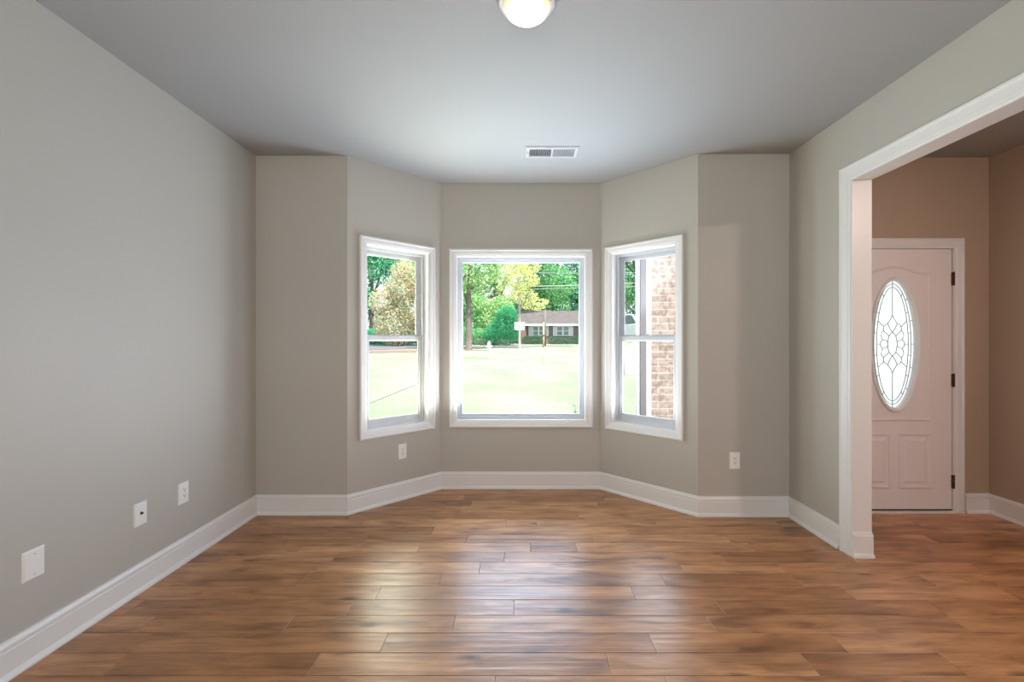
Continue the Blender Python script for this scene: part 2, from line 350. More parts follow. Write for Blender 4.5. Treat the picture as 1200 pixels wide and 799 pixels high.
# windows: (panel start, panel end, outer casing u0, u1)
WL = (B, Cc, .110*LB, .915*LB); WC = (Cc, D, (-.624+.698), (.661+.698)); WR = (D, E, LR*(1-.928), LR*(1-.127))
def hole(Wd): return [(Wd[2]+.055, Wd[3]-.055, WZ0+.055, WZ1-.055)]
wall('wall_left', (XL, YB), A, .15, .15, .15)
wall('wall_front_left', A, B, .15, .15, -mt)
wall('wall_bay_left', B, Cc, .15, -mt, mt, hole(WL))
wall('wall_bay_center', Cc, D, .15, mt, mt, hole(WC))
wall('wall_bay_right', D, E, .15, mt, -mt, hole(WR))
wall('wall_front_right', E, G, .15, -mt, .115)
wall('wall_right', G, (XR, YB), .115, .15, .1, [(G[1]-OP1-.012, G[1]-OP0+.012, -.02, OPH+.012)])
DX0, DX1, DZ1 = 2.439, 3.350, 2.035
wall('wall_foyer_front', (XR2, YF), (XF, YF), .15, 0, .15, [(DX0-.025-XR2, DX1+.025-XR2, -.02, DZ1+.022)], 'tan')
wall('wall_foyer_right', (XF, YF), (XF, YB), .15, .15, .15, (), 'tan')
wall('wall_rear', (XF, YB), (XL, YB), .15, .15, .15, [(XF-1.80, XF+1.80, .40, 2.30)])
outline = [(XL-.15, YB-.15), (XF+.15, YB-.15), (XF+.15, YF+.15), (XR2, YF+.15), (XR2, G[1]+.15), (E[0]+mt, E[1]+.15), (D[0]+mt, D[1]+.15),
           (Cc[0]-mt, Cc[1]+.15), (B[0]-mt, B[1]+.15), (XL-.15, A[1]+.15)]
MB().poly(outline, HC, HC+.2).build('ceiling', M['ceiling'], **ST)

fl = MB(); PW = .131; BASEY = 2.445
joints = {-5: [-.84, .3675], -4: [-.592, .585], -3: [-1.08, -.305, .9], -2: [-.025, 1.0], -1: [-.739, .6], 0: [-.436, .8], 1: [-.229, .95], 2: [-.089, 1.25],
          3: [.075, .367, 1.5], 4: [-.35, .50, 1.4], 5: [-.6, .76], 6: [-.09, .13, 1.0], 7: [-.5, .45]}
GAP = .0012
def xspan(y):                                                    # floor limits at depth y
    lo, hi = XL-.05, XF+.05
    if y > 3.50:
        s = (y-3.457)
        lo = B[0]+s*.99-.09; hi = E[0]-s*.97+.09
    return lo, hi
nrow0 = int((YB-.05-BASEY)/PW)-1; nrow1 = int((4.15-BASEY)/PW)
for k in range(nrow0, nrow1+1):
    y0 = BASEY+k*PW; y1 = y0+PW
    lo, hi = xspan(y1)
    if k in joints:
        js = list(joints[k]); x = js[0]
        while x > lo: x -= random.uniform(.5, 1.1); js.insert(0, x)
        x = js[-1]
        while x < hi: x += random.uniform(.5, 1.2); js.append(x)
    else:
        x = lo-random.uniform(.2, 1.0); js = [x]
        while x < hi: x += random.choice([.45, .7, .9, 1.1, 1.3])+random.uniform(-.1, .1); js.append(x)
    for a, b in zip(js, js[1:]):
        a, b = max(a, lo), min(b, hi)
        if b-a < .02: continue
        a += GAP/2; b -= GAP/2; c0, c1 = y0+GAP/2, y1-GAP/2; e = .0014
        z = 0
        base = [(a,c0,-.012),(b,c0,-.012),(b,c1,-.012),(a,c1,-.012)]
        mid = [(a,c0,z-e*.7),(b,c0,z-e*.7),(b,c1,z-e*.7),(a,c1,z-e*.7)]
        top = [(a+e,c0+e,z),(b-e,c0+e,z),(b-e,c1-e,z),(a+e,c1-e,z)]
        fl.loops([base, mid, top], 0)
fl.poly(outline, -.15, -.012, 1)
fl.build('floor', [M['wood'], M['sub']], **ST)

# ------------------------------------------------------------------ baseboards
BBP = [(0,0), (.026,0), (.026,.008), (.022,.018), (.015,.024), (.014,.026), (.014,.110), (.0105,.1125), (.0105,.116), (.014,.119), (.014,.131), (.009,.139), (.0065,.144), (.0065,.148), (0,.150)]
def sweep(pts, prof, closed=False):
    """pts along the walls with the room on the right-hand side; prof = (distance from wall, z). returns list of loops"""
    P = [Vector(p) for p in pts]; L = []
    for i, p in enumerate(P):
        ds = []
        if i > 0: ds.append((P[i]-P[i-1]).normalized())
        if i < len(P)-1: ds.append((P[i+1]-P[i]).normalized())
        ns = [Vector((d.y, -d.x)) for d in ds]
        if len(ns) == 2: b = (ns[0]+ns[1]); b = b/ (1+ns[0].dot(ns[1]))
        else: b = ns[0]
        L.append([(p.x+b.x*h, p.y+b.y*h, z) for h, z in prof])
    return L
chain = [(XL, YB), A, B, Cc, D, E, G, (XR, OP1+.1)]
LL = sweep(chain, BBP)
for i, nm in enumerate(['left', 'front_left', 'bay_left', 'bay_center', 'bay_right', 'front_right', 'right']):
    MB().loops([LL[i], LL[i+1]]).build('baseboard_'+nm, M['trim'], **ST)
FL = sweep([(DX1+.09, YF), (XF, YF), (XF, YB)], BBP)
MB().loops([FL[0], FL[1]]).build('baseboard_foyer_front', M['trim'], **ST)
MB().loops([FL[1], FL[2]]).build('baseboard_foyer_right', M['trim'], **ST)

# ------------------------------------------------------------------ cased opening on the right wall
JT = .012
mb = MB()
mb.box(XR-.003, OP1, 0, XR2+.003, OP1+JT, OPH+JT); mb.box(XR-.003, OP0-JT, 0, XR2+.003, OP0, OPH+JT)
mb.box(XR-.003, OP0, OPH, XR2+.003, OP1, OPH+JT)
mb.build('trim_opening_jamb', M['trim'], **ST)
CP = [(0,0), (0,.017), (.005,.020), (.016,.020), (.021,.016), (.030,.0145), (.062,.0125), (.068,.0125), (.071,.010), (.082,.009), (.087,.005), (.087,0)]  # from the outer edge inwards
def u_casing(x, sgn, y0, y1, zt, prof):     # legs to the floor and a head, on plane x; projects by sgn
    W_ = .087; r = .006
    path = [(y1+r, 0, 1, 0), (y1+r, zt+r, 1, 1), (y0-r, zt+r, -1, 1), (y0-r, 0, -1, 0)]
    L = []
    for (y, z, dy, dz) in path:
        L.append([(x+sgn*h, y+dy*(W_-d), z+dz*(W_-d)) for d, h in prof])
    return MB().loops(L)
u_casing(XR, -1, OP0, OP1, OPH, CP).build('trim_opening_casing', M['trim'], **ST)
u_casing(XR2, 1, OP0, OP1, OPH, CP).build('trim_opening_foyer_casing', M['trim'], **ST)
PL = sweep([(XR-.004, OP1), (XR2+.004, OP1)], [(h, z) for h, z in BBP])
MB().loops(PL).build('baseboard_jamb', M['trim'], **ST)

# ------------------------------------------------------------------ windows
WCP = [(0,0), (0,-.016), (.004,-.020), (.016,-.020), (.020,-.0155), (.027,-.0145), (.044,-.0125), (.047,-.010), (.055,-.009), (.0585,-.006), (.060,0)]
def ringprof(i0, i1, y0, y1): return [(i0,y0), (i1,y0), (i1,y1), (i0,y1)]
def window(name, Wd, double_hung):
    p0, p1, u0, u1 = Wd; d = Vector((p1[0]-p0[0], p1[1]-p0[1])).normalized()
    uc = (u0+u1)/2; root = empty(name, (p0[0]+d.x*uc, p0[1]+d.y*uc, 0), math.atan2(d.y, d.x), **ST)
    h = (u1-u0)/2; z0, z1 = WZ0, WZ1
    MB().rectring(-h, z0, h, z1, WCP).build('window_casing', M['trim'], root)
    MB().rectring(-h, z0, h, z1, ringprof(.056, .066, -.002, .15)).build('jamb_liner', M['trim'], root)
    if double_hung:
        fr = MB(); fr.rectring(-h, z0, h, z1, ringprof(.066, .080, .058, .148)); fr.rectring(-h, z0, h, z1, ringprof(.080, .089, .058, .066))
        fr.rectring(-h, z0, h, z1, ringprof(.080, .086, .096, .101)); fr.build('window_frame', M['vinyl'], root)
        zm = (z0+z1)/2; i = .081
        def sash(nm, za, zb, y0, y1, st, rb, rt):
            s_ = MB(); x = h-i
            s_.box(-x, y0, za, -x+st, y1, zb); s_.box(x-st, y0, za, x, y1, zb)
            s_.box(-x+st, y0, za, x-st, y1, za+rb); s_.box(-x+st, y0, zb-rt, x-st, y1, zb)
            g = .010; s_.rectring(-x+st, za+rb, x-st, zb-rt, [(0,y0+.006), (g,y0+.011), (g,y1-.008), (0,y1-.008)])
            so = bev(s_.build(nm, M['vinyl'], root), .003)
            pane = MB(); pane.box(-x+st+.004, (y0+y1)/2-.002, za+rb+.004, x-st-.004, (y0+y1)/2+.002, zb-rt-.004)
            pane.build('glass_pane', M['glass'], so)
            return so
        sash('upper_sash', zm-.018, z1-.081, .100, .128, .030, .034, .034)
        lo = sash('lower_sash', z0+.081, zm+.018, .066, .094, .030, .050, .034)
        lk = MB(); lk.box(-.028, .068, zm+.018, .028, .092, zm+.024); lk.lathe([(.013,0), (.013,.010), (.008,.014)], (0, .08, zm+.024), 16)
        lk.box(-.006, .060, zm+.026, .034, .072, zm+.034)
        bev(lk.build('sash_lock', M['vinyl'], lo), .002)
    else:
        fr = MB(); fr.rectring(-h, z0, h, z1, ringprof(.066, .084, .050, .148)); fr.rectring(-h, z0, h, z1, [(.084,.068), (.092,.068), (.092,.120), (.084,.120)])
        fr.rectring(-h, z0, h, z1, [(.092,.082), (.106,.090), (.106,.118), (.092,.118)])
        fo = fr.build('window_frame', M['vinyl'], root)
        MB().box(-h+.1, .102, z0+.1, h-.1, .106, z1-.1).build('glass_pane', M['glass'], root)
    return root
window('window_1', WL, True); window('window_2', WC, False); window('window_3', WR, True)

rw = empty('window_fill', (0, YB, 0), PI, **ST)      # unseen window added behind the camera to carry the rear fill light
MB().rectring(-1.86, .34, 1.86, 2.36, WCP).build('window_casing', M['trim'], rw)
fr = MB(); fr.rectring(-1.80, .40, 1.80, 2.30, ringprof(0, .05, .05, .148))
for u in (-.6, .6): fr.box(u-.03, .06, .45, u+.03, .14, 2.25)
fr.build('window_frame', M['vinyl'], rw)
MB().box(-1.75, .10, .45, 1.75, .104, 2.25).build('glass_pane', M['glass'], rw)

# ------------------------------------------------------------------ front door
door = empty('door_1', ((DX0+DX1)/2, YF, 0), 0, **ST)
hw = (DX1-DX0)/2; DZ0 = .0235
# frame and casing (local: x across, y = depth outward)
fr = MB()
for sgn in (-1, 1):
    a, b = sorted((sgn*(hw+.004), sgn*(hw+.025))); fr.box(a, -.002, 0, b, .15, DZ1+.022)
    a, b = sorted((sgn*(hw-.008), sgn*(hw+.004))); fr.box(a, .058, 0, b, .075, DZ1+.004)
fr.box(-hw-.004, -.002, DZ1+.004, hw+.004, .15, DZ1+.022); fr.box(-hw+.008, .058, DZ1-.008, hw-.008, .075, DZ1+.004)
fr.build('door_frame', M['trim'], door)
L = []
DCP = [(0,0), (0,.015), (.004,.018), (.013,.018), (.017,.0145), (.024,.013), (.052,.011), (.055,.009), (.062,.008), (.066,.004), (.066,0)]
for (x, z, dx, dz) in ((-hw-.012, 0, -1, 0), (-hw-.012, DZ1+.012, -1, 1), (hw+.012, DZ1+.012, 1, 1), (hw+.012, 0, 1, 0)):
    L.append([(x+dx*(.066-d), -h, z+dz*(.066-d)) for d, h in DCP])
MB().loops(L).build('door_casing', M['trim'], door)
MB().box(-hw-.004, -.020, 0, hw+.004, .13, .012).build('threshold', M['trim'], door)
MB().box(-hw, .008, .0125, hw, .052, .023).build('door_gap_shade', M['dark'], door)  # dark strip painted as the shade in the gap under the slab
# slab with an oval hole
EA, EB = .171, .498; EC = (.012, 1.300); FO = .030           # glass half axes, centre, oval frame width
sl = MB(); NS = 96; ys, ye = .010, .055
def ell(a, b, t, c=EC): return (c[0]+a*math.cos(t), c[1]+b*math.sin(t))
angs = [2*PI*i/NS for i in range(NS)]
def onrect(t):
    x0, x1, zz0, zz1 = -hw-EC[0]+.003, hw-EC[0]-.003, DZ0-EC[1], DZ1-EC[1]
    cx, cz = EA*math.cos(t), EB*math.sin(t); k = 1e9
    if cx > 1e-9: k = min(k, x1/cx)
    if cx < -1e-9: k = min(k, x0/cx)
    if cz > 1e-9: k = min(k, zz1/cz)
    if cz < -1e-9: k = min(k, zz0/cz)
    return (EC[0]+cx*k, EC[1]+cz*k)
for cxn, czn in ((-hw+.003, DZ0), (hw-.003, DZ0), (hw-.003, DZ1), (-hw+.003, DZ1)):
    angs.append(math.atan2((czn-EC[1])/EB, (cxn-EC[0])/EA) % (2*PI))
angs = sorted(angs); inner = [ell(EA+.004, EB+.004, t) for t in angs]; outer = [onrect(t) for t in angs]
def lp(pts, y): return [(x, y, z) for x, z in pts]
sl.loops([lp(inner, ye), lp(inner, ys), lp(outer, ys), lp(outer, ye), lp(inner, ye)], caps=False)
def ridge(path, y, wd=.016, ht=.005, closed=True):
    n = len(path); P = [Vector(p) for p in path]; L = []
    for i in range(n):
        a = P[i]-P[i-1] if (closed or i > 0) else P[1]-P[0]; b = P[(i+1) % n]-P[i] if (closed or i < n-1) else a
        a.normalize(); b.normalize(); na, nb = Vector((-a.y, a.x)), Vector((-b.y, b.x)); m_ = (na+nb)/(1+na.dot(nb))
        L.append([(P[i].x+m_.x*o, y-h, P[i].y+m_.y*o) for o, h in ((-wd/2, 0), (-wd*.36, ht*.7), (-wd*.12, ht), (wd*.12, ht), (wd*.36, ht*.5), (wd/2, 0))])
    if closed: L.append(L[0])
    return L
PX, PZ0, PZ1 = .270, .715, 1.845
arch = [(EC[0]-PX, PZ0), (EC[0]+PX, PZ0)]
for i in range(0, 25):
    x = PX-2*PX*i/24; a = abs(x)/PX
    s_ = 0 if a > .86 else .5*(1+math.cos(PI*a/.86))
    arch.append((EC[0]+x, PZ1+.055*s_))
sl.loops(ridge(arch, ys, .020, .009), 0, caps=False)
for c0, c1 in ((-.277, -.040), (.040, .277)):
    x0, x1 = EC[0]+c0, EC[0]+c1; zz0, zz1 = .193, .602
    sl.loops(ridge([(x0,zz0), (x1,zz0), (x1,zz1), (x0,zz1)], ys, .020, .010), 0, caps=False)
    sl.frustum(x0+.030, zz0+.030, x1-.030, zz1-.030, ys+.001, ys-.009, .020)
sl.build('door_slab', M['door'], door)
of = MB(); tl = [2*PI*i/96 for i in range(96)]
prof = [(-.002, .006), (FO*.25, .012), (FO*.6, .020), (FO*.85, .022), (FO, .014), (FO, -.002)]
rings = []
for o, h in prof: rings.append(lp([ell(EA-.004+o, EB-.004+o, t) for t in tl], ys-h+.002))
rings = [lp([ell(EA-.004, EB-.004, t) for t in tl], .050)] + rings
of.loops(rings, caps=False, smooth=False); of.build('oval_glass_frame', M['trim'], door)
gp = MB(); e0 = [ell(EA, EB, t) for t in tl]; gp.loops([lp(e0, .030), lp(e0, .036)]); gpo = gp.build('oval_frosted_pane', M['frost'], door)
cm = MB(); yc = .0275; cr = .0026
def cl(pts, r=cr): cm.tube([(EC[0]+x, yc, EC[1]+z) for x, z in pts], r, 6)
def er(a, b): cl([(a*math.cos(t), b*math.sin(t)) for t in tl+[0]])
a1, b1, a2, b2 = EA-.026, EB-.030, EA-.048, EB-.057
er(a1, b1); er(a2, b2); er(.036, .088)
for fr_ in (.72, .38, 0, -.38, -.72):
    t = math.asin(fr_)
    for s_ in (-1, 1): cl([(s_*EA*math.cos(t), EB*math.sin(t)), (s_*a1*math.cos(t), b1*math.sin(t))])
for fr_ in (.84, .54, .19, -.19, -.54, -.84):
    t = math.asin(fr_)
    for s_ in (-1, 1): cl([(s_*a1*math.cos(t), b1*math.sin(t)), (s_*a2*math.cos(t), b2*math.sin(t))])
for sz in (-1, 1):
    cl([(0, sz*.226), (0, sz*EB)])
    for s_ in (-1, 1):
        q = lambda pts: cl([(s_*x, sz*z) for x, z in pts])
        q([(0,.226), (.014,.195), (.029,.172), (.037,.158)]); q([(.037,.158), (.022,.125), (.006,.098), (0,.088)])
        q([(.037,.158), (.052,.156), (.064,.142), (.070,.122), (.069,.105)]); q([(.069,.105), (.048,.085), (.027,.062)])
        q([(.069,.105), (.083,.090), (.088,.070), (.084,.050), (.075,.034)]); q([(.075,.034), (.055,.030), (.036,.016)])
        q([(.075,.034), (.088,.022), (.096,0)]); q([(.067,.134), (.113,.182)])
for s_ in (-1, 1): cl([(s_*.096, 0), (s_*a2, 0)])
cm.build('leaded_pattern', M['came'], gpo)
for zc in (1.805, 1.021, .238):
    hg = MB(); hg.lathe([(.0075,-.052), (.0075,-.018), (.0078,-.018), (.0078,.018), (.0075,.018), (.0075,.052)], (hw+.004, -.003, zc), 12)
    hg.box(hw-.004, -.001, zc-.05, hw+.018, .010, zc+.05); hg.build('hinge', M['bronze'], door)

# ------------------------------------------------------------------ ceiling light and vent
def ceiling_light(name, x, y, dome, extra=None, drop=0):
    r = empty(name, (x, y, HC-drop), 0, **(extra or {}))
    if drop: MB().lathe([(.06, drop), (.06, drop-.02), (.012, drop-.03), (.012, -.005)], seg=20).build('stem', M['ring'], r)
    MB().lathe([(.05,0), (.125,0), (.127,-.006), (.124,-.018), (.117,-.028), (.106,-.032), (.097,-.030), (.05,-.03)], seg=48).build('base_ring', M['ring'], r)
    MB().lathe([(.095,-.026), (.0965,-.036), (.095,-.047), (.088,-.060), (.073,-.073), (.052,-.083), (.027,-.089), (.002,-.091)], seg=48).build('glass_dome', dome, r)
    return r
ceiling_light('ceiling_light', .033, 1.865, M['dome'], extra=tagp('round flush ceiling light with glowing opal glass dome and pale rim', 'ceiling light'))
ceiling_light('ceiling_light', 2.9, 1.35, M['dome2'], extra=tagp('unseen warm ceiling light on an added stem in the entrance hall beyond the cased opening', 'ceiling light'), drop=.24)  # unseen hall lamp; stem added so it lights the hall ceiling

v = empty('air_vent', (.247, 3.383, HC), 0, **tagp('white two-bank ceiling air register in front of the bay window', 'air vent'))
VW, VD = .397, .190
mb = MB()
vx, vy = VW/2, VD/2
# face frame drops from the ceiling with sloped edges, opening for the louvers
def fring(x0, y0, x1, y1, prof):
    b_ = MB(); n = len(prof); vs = []; fs = []
    for cx, cy, sx_, sy_ in ((x0,y0,1,1), (x1,y0,-1,1), (x1,y1,-1,-1), (x0,y1,1,-1)):
        for d, z in prof: vs.append((cx+sx_*d, cy+sy_*d, z))
    for k in range(4):
        for i in range(n): fs.append((k*n+i, k*n+(i+1)%n, ((k+1)%4)*n+(i+1)%n, ((k+1)%4)*n+i))
    return vs, fs
mb.add(*fring(-vx, -vy, vx, vy, [(0,0), (0,-.004), (.010,-.011), (.030,-.011), (.032,-.002), (.032,0)]))
mb.box(-.006, -vy+.03, -.011, .006, vy-.03, -.001)
mb.build('face_frame', M['register'], v)
MB().box(-vx+.031, -vy+.031, -.0015, vx-.031, vy-.031, -.0003).build('duct_shade', M['ventdark'], v)  # flat dark sheet painted as the shade inside the duct
for side, tilt in ((-1, 1), (1, -1)):
    n = 13; xs0 = -vx+.034 if side < 0 else .008; wid = vx-.042
    lv = MB()
    for i in range(n):
        xc = xs0+wid*(i+.5)/n; dx = (.0004 if side < 0 else .0046)*tilt
        q = [(xc-dx-.0006, -vy+.032, -.002), (xc-dx+.0006, -vy+.032, -.002), (xc+dx+.0006, -vy+.032, -.0105), (xc+dx-.0006, -vy+.032, -.0105)]
        lv.loops([q, [(a, vy-.032, c) for a, b, c in q]])
    lv.build('louver_bank', M['register'], v)
lvm = MB().box(-vx+.018, -.012, -.018, -vx+.022, .012, -.010).build('damper_lever', M['steel'], v)

# ------------------------------------------------------------------ wall plates
def plate_root(name, loc, rz, w_, h_, props, bevel=.004):
    r = empty(name, loc, rz, **props)
    MB().frustum(-w_/2, -h_/2, w_/2, h_/2, 0, -.0065, bevel).build('cover_plate', M['plate'], r)
    return r
def screw(r, z, mat='steel', rad=.0032):
    MB().lathe([(rad,-.0055), (rad,-.0072), (rad*.6,-.0078)], (0, 0, z), 12, axis='y').build('screw', M[mat], r)
def outlet(loc, rz, label):
    r = plate_root('electrical_outlet', loc, rz, .080, .126, tagp(label, 'outlet', 'white electrical outlets low on the walls'))
    ins = MB(); ins.frustum(-.0165, -.0335, .0165, .0335, -.006, -.0095, .0015); io = ins.build('receptacle', M['plate'], r)
    so = MB()
    for zc in (.0165, -.0165):
        so.box(-.0075, -.0100, zc-.001, -.0050, -.0094, zc+.0085); so.box(.0050, -.0100, zc-.0005, .0075, -.0094, zc+.0080)
        so.lathe([(.0028,-.0100), (.0028,-.0094)], (0, 0, zc-.0075), 10, axis='y')
    so.build('slots', M['dark'], io)
    return r
# local -y faces the room
outlet((XL, 2.708, .415), PI/2, 'white outlet on left wall, nearest the bay corner')
def onpanel(p0, p1, t): return (p0[0]+(p1[0]-p0[0])*t, p0[1]+(p1[1]-p0[1])*t)
q = onpanel(B, Cc, .546); outlet((*q, .400), math.atan2(Cc[1]-B[1], Cc[0]-B[0]), 'white outlet below the left angled bay window')
outlet((1.635, G[1], .419), 0, 'white outlet on short wall right of the bay')
r = plate_root('cable_jack_plate', (XL, 2.40, .407), PI/2, .080, .122, tagp('white wall plate with one dark round jack on left wall', 'wall plate'))
screw(r, .042, 'plate'); screw(r, -.042, 'plate')
MB().lathe([(.0075,-.006), (.0075,-.0085), (.0048,-.0085), (.0048,-.016)], (0,0,.004), 16, axis='y').build('jack', M['dark'], r)
r = plate_root('blank_wall_plate', (XL, 1.872, .402), PI/2, .088, .124, tagp('white blank wall plate with two screws, on left wall nearest the camera', 'wall plate'), .007)
screw(r, .042); screw(r, -.042)

# ------------------------------------------------------------------ ground outside
def sstep(a, b, x):
    t = max(0, min(1, (x-a)/(b-a))); return t*t*(3-2*t)
def zg(x, y):
    yy = max(y, 4.0)
    z = -.35+.0245*(yy-5) if yy < 60 else -.35+.0245*55+.006*(yy-60)
    s = sstep(.150, .215, x/yy) if yy > 6 else 0
    tgt = -.3 if yy < 7 else (-.3+.8*sstep(7, 14, yy)+.78*sstep(13, 28, yy))
    return z*(1-s)+max(z, tgt)*s
mb = MB(); xs = [x*1.0 for x in range(-60, 61)]; ysg = [-12, -6, -2, 0, 2, 3, 4]+[4+.75*i for i in range(1, 60)]+[50+3*i for i in range(30)]
xs = sorted(set(xs+[.5*i for i in range(2, 28)]))
vs = [(x, y, zg(x, y)) for y in ysg for x in xs]; nx = len(xs)
mb.add(vs, [(j*nx+i, j*nx+i+1, (j+1)*nx+i+1, (j+1)*nx+i) for j in range(len(ysg)-1) for i in range(nx-1)], 0, True)
mb.build('lawn', M['lawn'], **ST)
def strip(name, left, right, mat, lift=.03, n=24):
    mb = MB(); vs = []
    for k in range(n+1):
        t = k/n
        for path in (left, right):
            i = min(int(t*(len(path)-1)), len(path)-2); f = t*(len(path)-1)-i
            x = path[i][0]*(1-f)+path[i+1][0]*f; y = path[i][1]*(1-f)+path[i+1][1]*f
            vs.append((x, y, zg(x, y)+lift))
    n2 = len(vs); vs += [(x, y, z-.1) for x, y, z in vs]
    fs = [(2*k, 2*k+1, 2*k+3, 2*k+2) for k in range(n)] + [(n2+2*k, n2+2*k+1, n2+2*k+3, n2+2*k+2) for k in range(n)]
    fs += [(2*k, 2*k+2, n2+2*k+2, n2+2*k) for k in range(n)] + [(2*k+1, 2*k+3, n2+2*k+3, n2+2*k+1) for k in range(n)]
    fs += [(0, 1, n2+1, n2), (2*n, 2*n+1, n2+2*n+1, n2+2*n)]
    mb.add(vs, fs); return mb.build(name, M[mat], **ST)
strip('road', [(-30, 39), (-12, 41), (-4, 46), (6, 50)], [(-30, 62), (-14, 62), (-5, 49), (6, 52)], 'asphalt', .04)
strip('path_litter_bed', [(-30, 33), (-13, 34.5), (-8, 36.5), (-2.5, 39.5)], [(-30, 38), (-13, 39), (-8, 39.8), (-2.5, 40.2)], 'dirt', .035)
strip('driveway', [(2.9, 12.4), (4.2, 18), (6, 24), (7.6, 30), (10.5, 42)], [(9, 11), (10, 17), (12, 24), (14, 30), (20, 42)], 'concrete', .05, 32)

# ------------------------------------------------------------------ trees
def foliage(blobs, n, size, rnd, shell=.55, flat=1.0):
    mb = MB(); tot = sum(b[3]*b[4]*b[5] for b in blobs)**1.0
    n *= 1.9; size *= .72
    for (bx, by, bz, rx, ry, rz) in blobs:
        m = int(n*(rx*ry*rz)/tot)
        for _ in range(m):
            while True:
                d = Vector((rnd.uniform(-1,1), rnd.uniform(-1,1), rnd.uniform(-1,1)))
                if shell < d.length < 1: break
            p = Vector((bx+d.x*rx, by+d.y*ry, bz+d.z*rz))
            nrm = Vector((rnd.gauss(0,1), rnd.gauss(0,1)-.4, rnd.gauss(0,1)+.8)).normalized()
            u = nrm.orthogonal().normalized(); u.rotate(Matrix.Rotation(rnd.uniform(0, 6.28), 3, nrm)); v_ = nrm.cross(u)
            s_ = size*rnd.uniform(.6, 1.3)
            mb.add([p-u*s_, p+v_*s_*.5-u*s_*.1, p+u*s_, p-v_*s_*.5+u*s_*.1], [(0,1,2,3)])
    return mb
def limb(mb, a, b, r0, r1, rnd, k=4, wob=.04):
    a, b = Vector(a), Vector(b); L_ = (b-a).length; pts = []; rs = []
    for i in range(k+1):
        t = i/k; p = a.lerp(b, t)
        if 0 < i < k: p += Vector((rnd.uniform(-1,1), rnd.uniform(-1,1), 0))*wob*L_
        pts.append(p); rs.append(r0+(r1-r0)*t)
    mb.tube(pts, rs, 7)
def tree(name, x, y, label, cat, h, tr, blobs, n, size, leaf, bark, seed, group=None, fork=.35):
    rnd = random.Random(seed); z = zg(x, y)
    r = empty(name, (x, y, z), 0, **tagp(label, cat, group))
    t = MB(); t.tube([(0,0,-.3), (0,0,.1), (.05*tr, 0, h*fork), (.1, 0, h*.62), (.0, .1, h*.9)], [tr*1.5, tr*1.1, tr*.85, tr*.6, tr*.2], 9)
    for b in blobs:
        limb(t, (0, 0, h*rnd.uniform(fork*.8, .6)), (b[0]*.8, b[1]*.8, b[2]), tr*.5, tr*.12, rnd)
    t.build('trunk', M[bark], r)
    foliage(blobs, n, size, rnd).build('crown', M[leaf], r, fix=False)
    return r
def blobset(rnd, n, R, z0, z1, r0, r1, fl_=.8):
    out = []
    for i in range(n):
        a = rnd.uniform(0, 6.28); q = R*math.sqrt(rnd.random()); z = rnd.uniform(z0, z1); s_ = rnd.uniform(r0, r1)
        out.append((q*math.cos(a), q*math.sin(a)*.7, z, s_, s_*.8, s_*fl_))
    return out
R_ = random.Random(11)
# centre window, from left to right
tree('oak_tree', -4.55, 41.0, 'tall green tree with straight grey trunk beside the white hydrant', 'tree', 13, .28,
     [(0,0,7.5,3.0,2.2,2.4), (-1.8,0,5.2,1.6,1.4,1.3), (1.6,.3,6.0,1.8,1.4,1.3), (.3,0,10.5,2.8,2.2,2.2), (2.4,0,9.0,2.0,1.6,1.6), (-2.4,0,8.8,2.0,1.6,1.6)], 5200, .17, 'leaf_lime', 'bark', 1)
tree('woodland_tree', -3.2, 61, 'broad mid green tree behind the trunk by the hydrant', 'tree', 17, .35, blobset(R_, 12, 5.5, 3.5, 15.5, 2.2, 3.4), 7500, .24, 'leaf_green', 'bark', 2)
tree('woodland_tree', 1.2, 66, 'mid green tree rising behind the yellow tree', 'tree', 18, .35, blobset(R_, 12, 4.5, 5, 17, 2.2, 3.4), 7500, .24, 'leaf_green', 'bark', 3)
tree('woodland_tree', 6.2, 74, 'dark green tree rising behind the ranch house roof', 'tree', 20, .4, blobset(R_, 14, 5.5, 6, 18.5, 2.6, 3.8), 8500, .27, 'leaf_dark', 'bark', 4)
tree('woodland_tree', 13.0, 77, 'tallest dark green tree behind the right end of the house', 'tree', 21, .4, blobset(R_, 14, 5.5, 6, 19.5, 2.6, 3.8), 8000, .27, 'leaf_dark', 'bark', 5)
tree('yellow_tree', .07, 43.5, 'slender yellow leaved tree on a thin pale trunk before the house', 'tree', 9.0, .105,
     [(1.3,0,4.05,1.25,.9,.42), (.4,0,5.0,1.5,1.1,.8), (-1.0,0,5.6,1.3,1.0,.8), (.2,0,6.6,1.8,1.3,.9), (2.0,.2,4.5,.9,.8,.35), (-.6,0,8.0,1.4,1.1,.9), (.9,0,7.9,1.2,1.0,.8), (-1.9,0,7.0,.9,.8,.6)], 3000, .13, 'leaf_yellow', 'palebark', 6, fork=.5)
def bush(name, x, y, label, blobs, n, size, leaf, seed, cat='bush', group=None):
    rnd = random.Random(seed); r = empty(name, (x, y, zg(x, y)), 0, **tagp(label, cat, group))
    foliage(blobs, n, size, rnd, .35).build('foliage', M[leaf], r, fix=False)
    st = MB()
    for b in blobs: limb(st, (b[0]*.3, b[1]*.3, -.2), (b[0], b[1], b[2]), .05, .015, rnd)
    st.build('stems', M['bark'], r); return r
bush('large_bush', -1.75, 52.5, 'big rounded dark green bush left of the carport', [(0,0,1.8,1.7,1.3,2.0), (.4,0,3.4,1.3,1.1,1.3), (1.1,0,1.6,.9,.8,1.5), (-1.2,0,1.2,1.3,1.1,1.3)], 6500, .14, 'leaf_bush', 21)
bush('low_bush', -4.6, 54, 'low green bush at lawn edge behind the hydrant', [(0,0,1.0,1.6,1.0,1.1), (1.6,0,.8,1.2,.9,.9), (-1.7,0,1.1,1.4,1.0,1.2)], 3600, .13, 'leaf_green', 22)
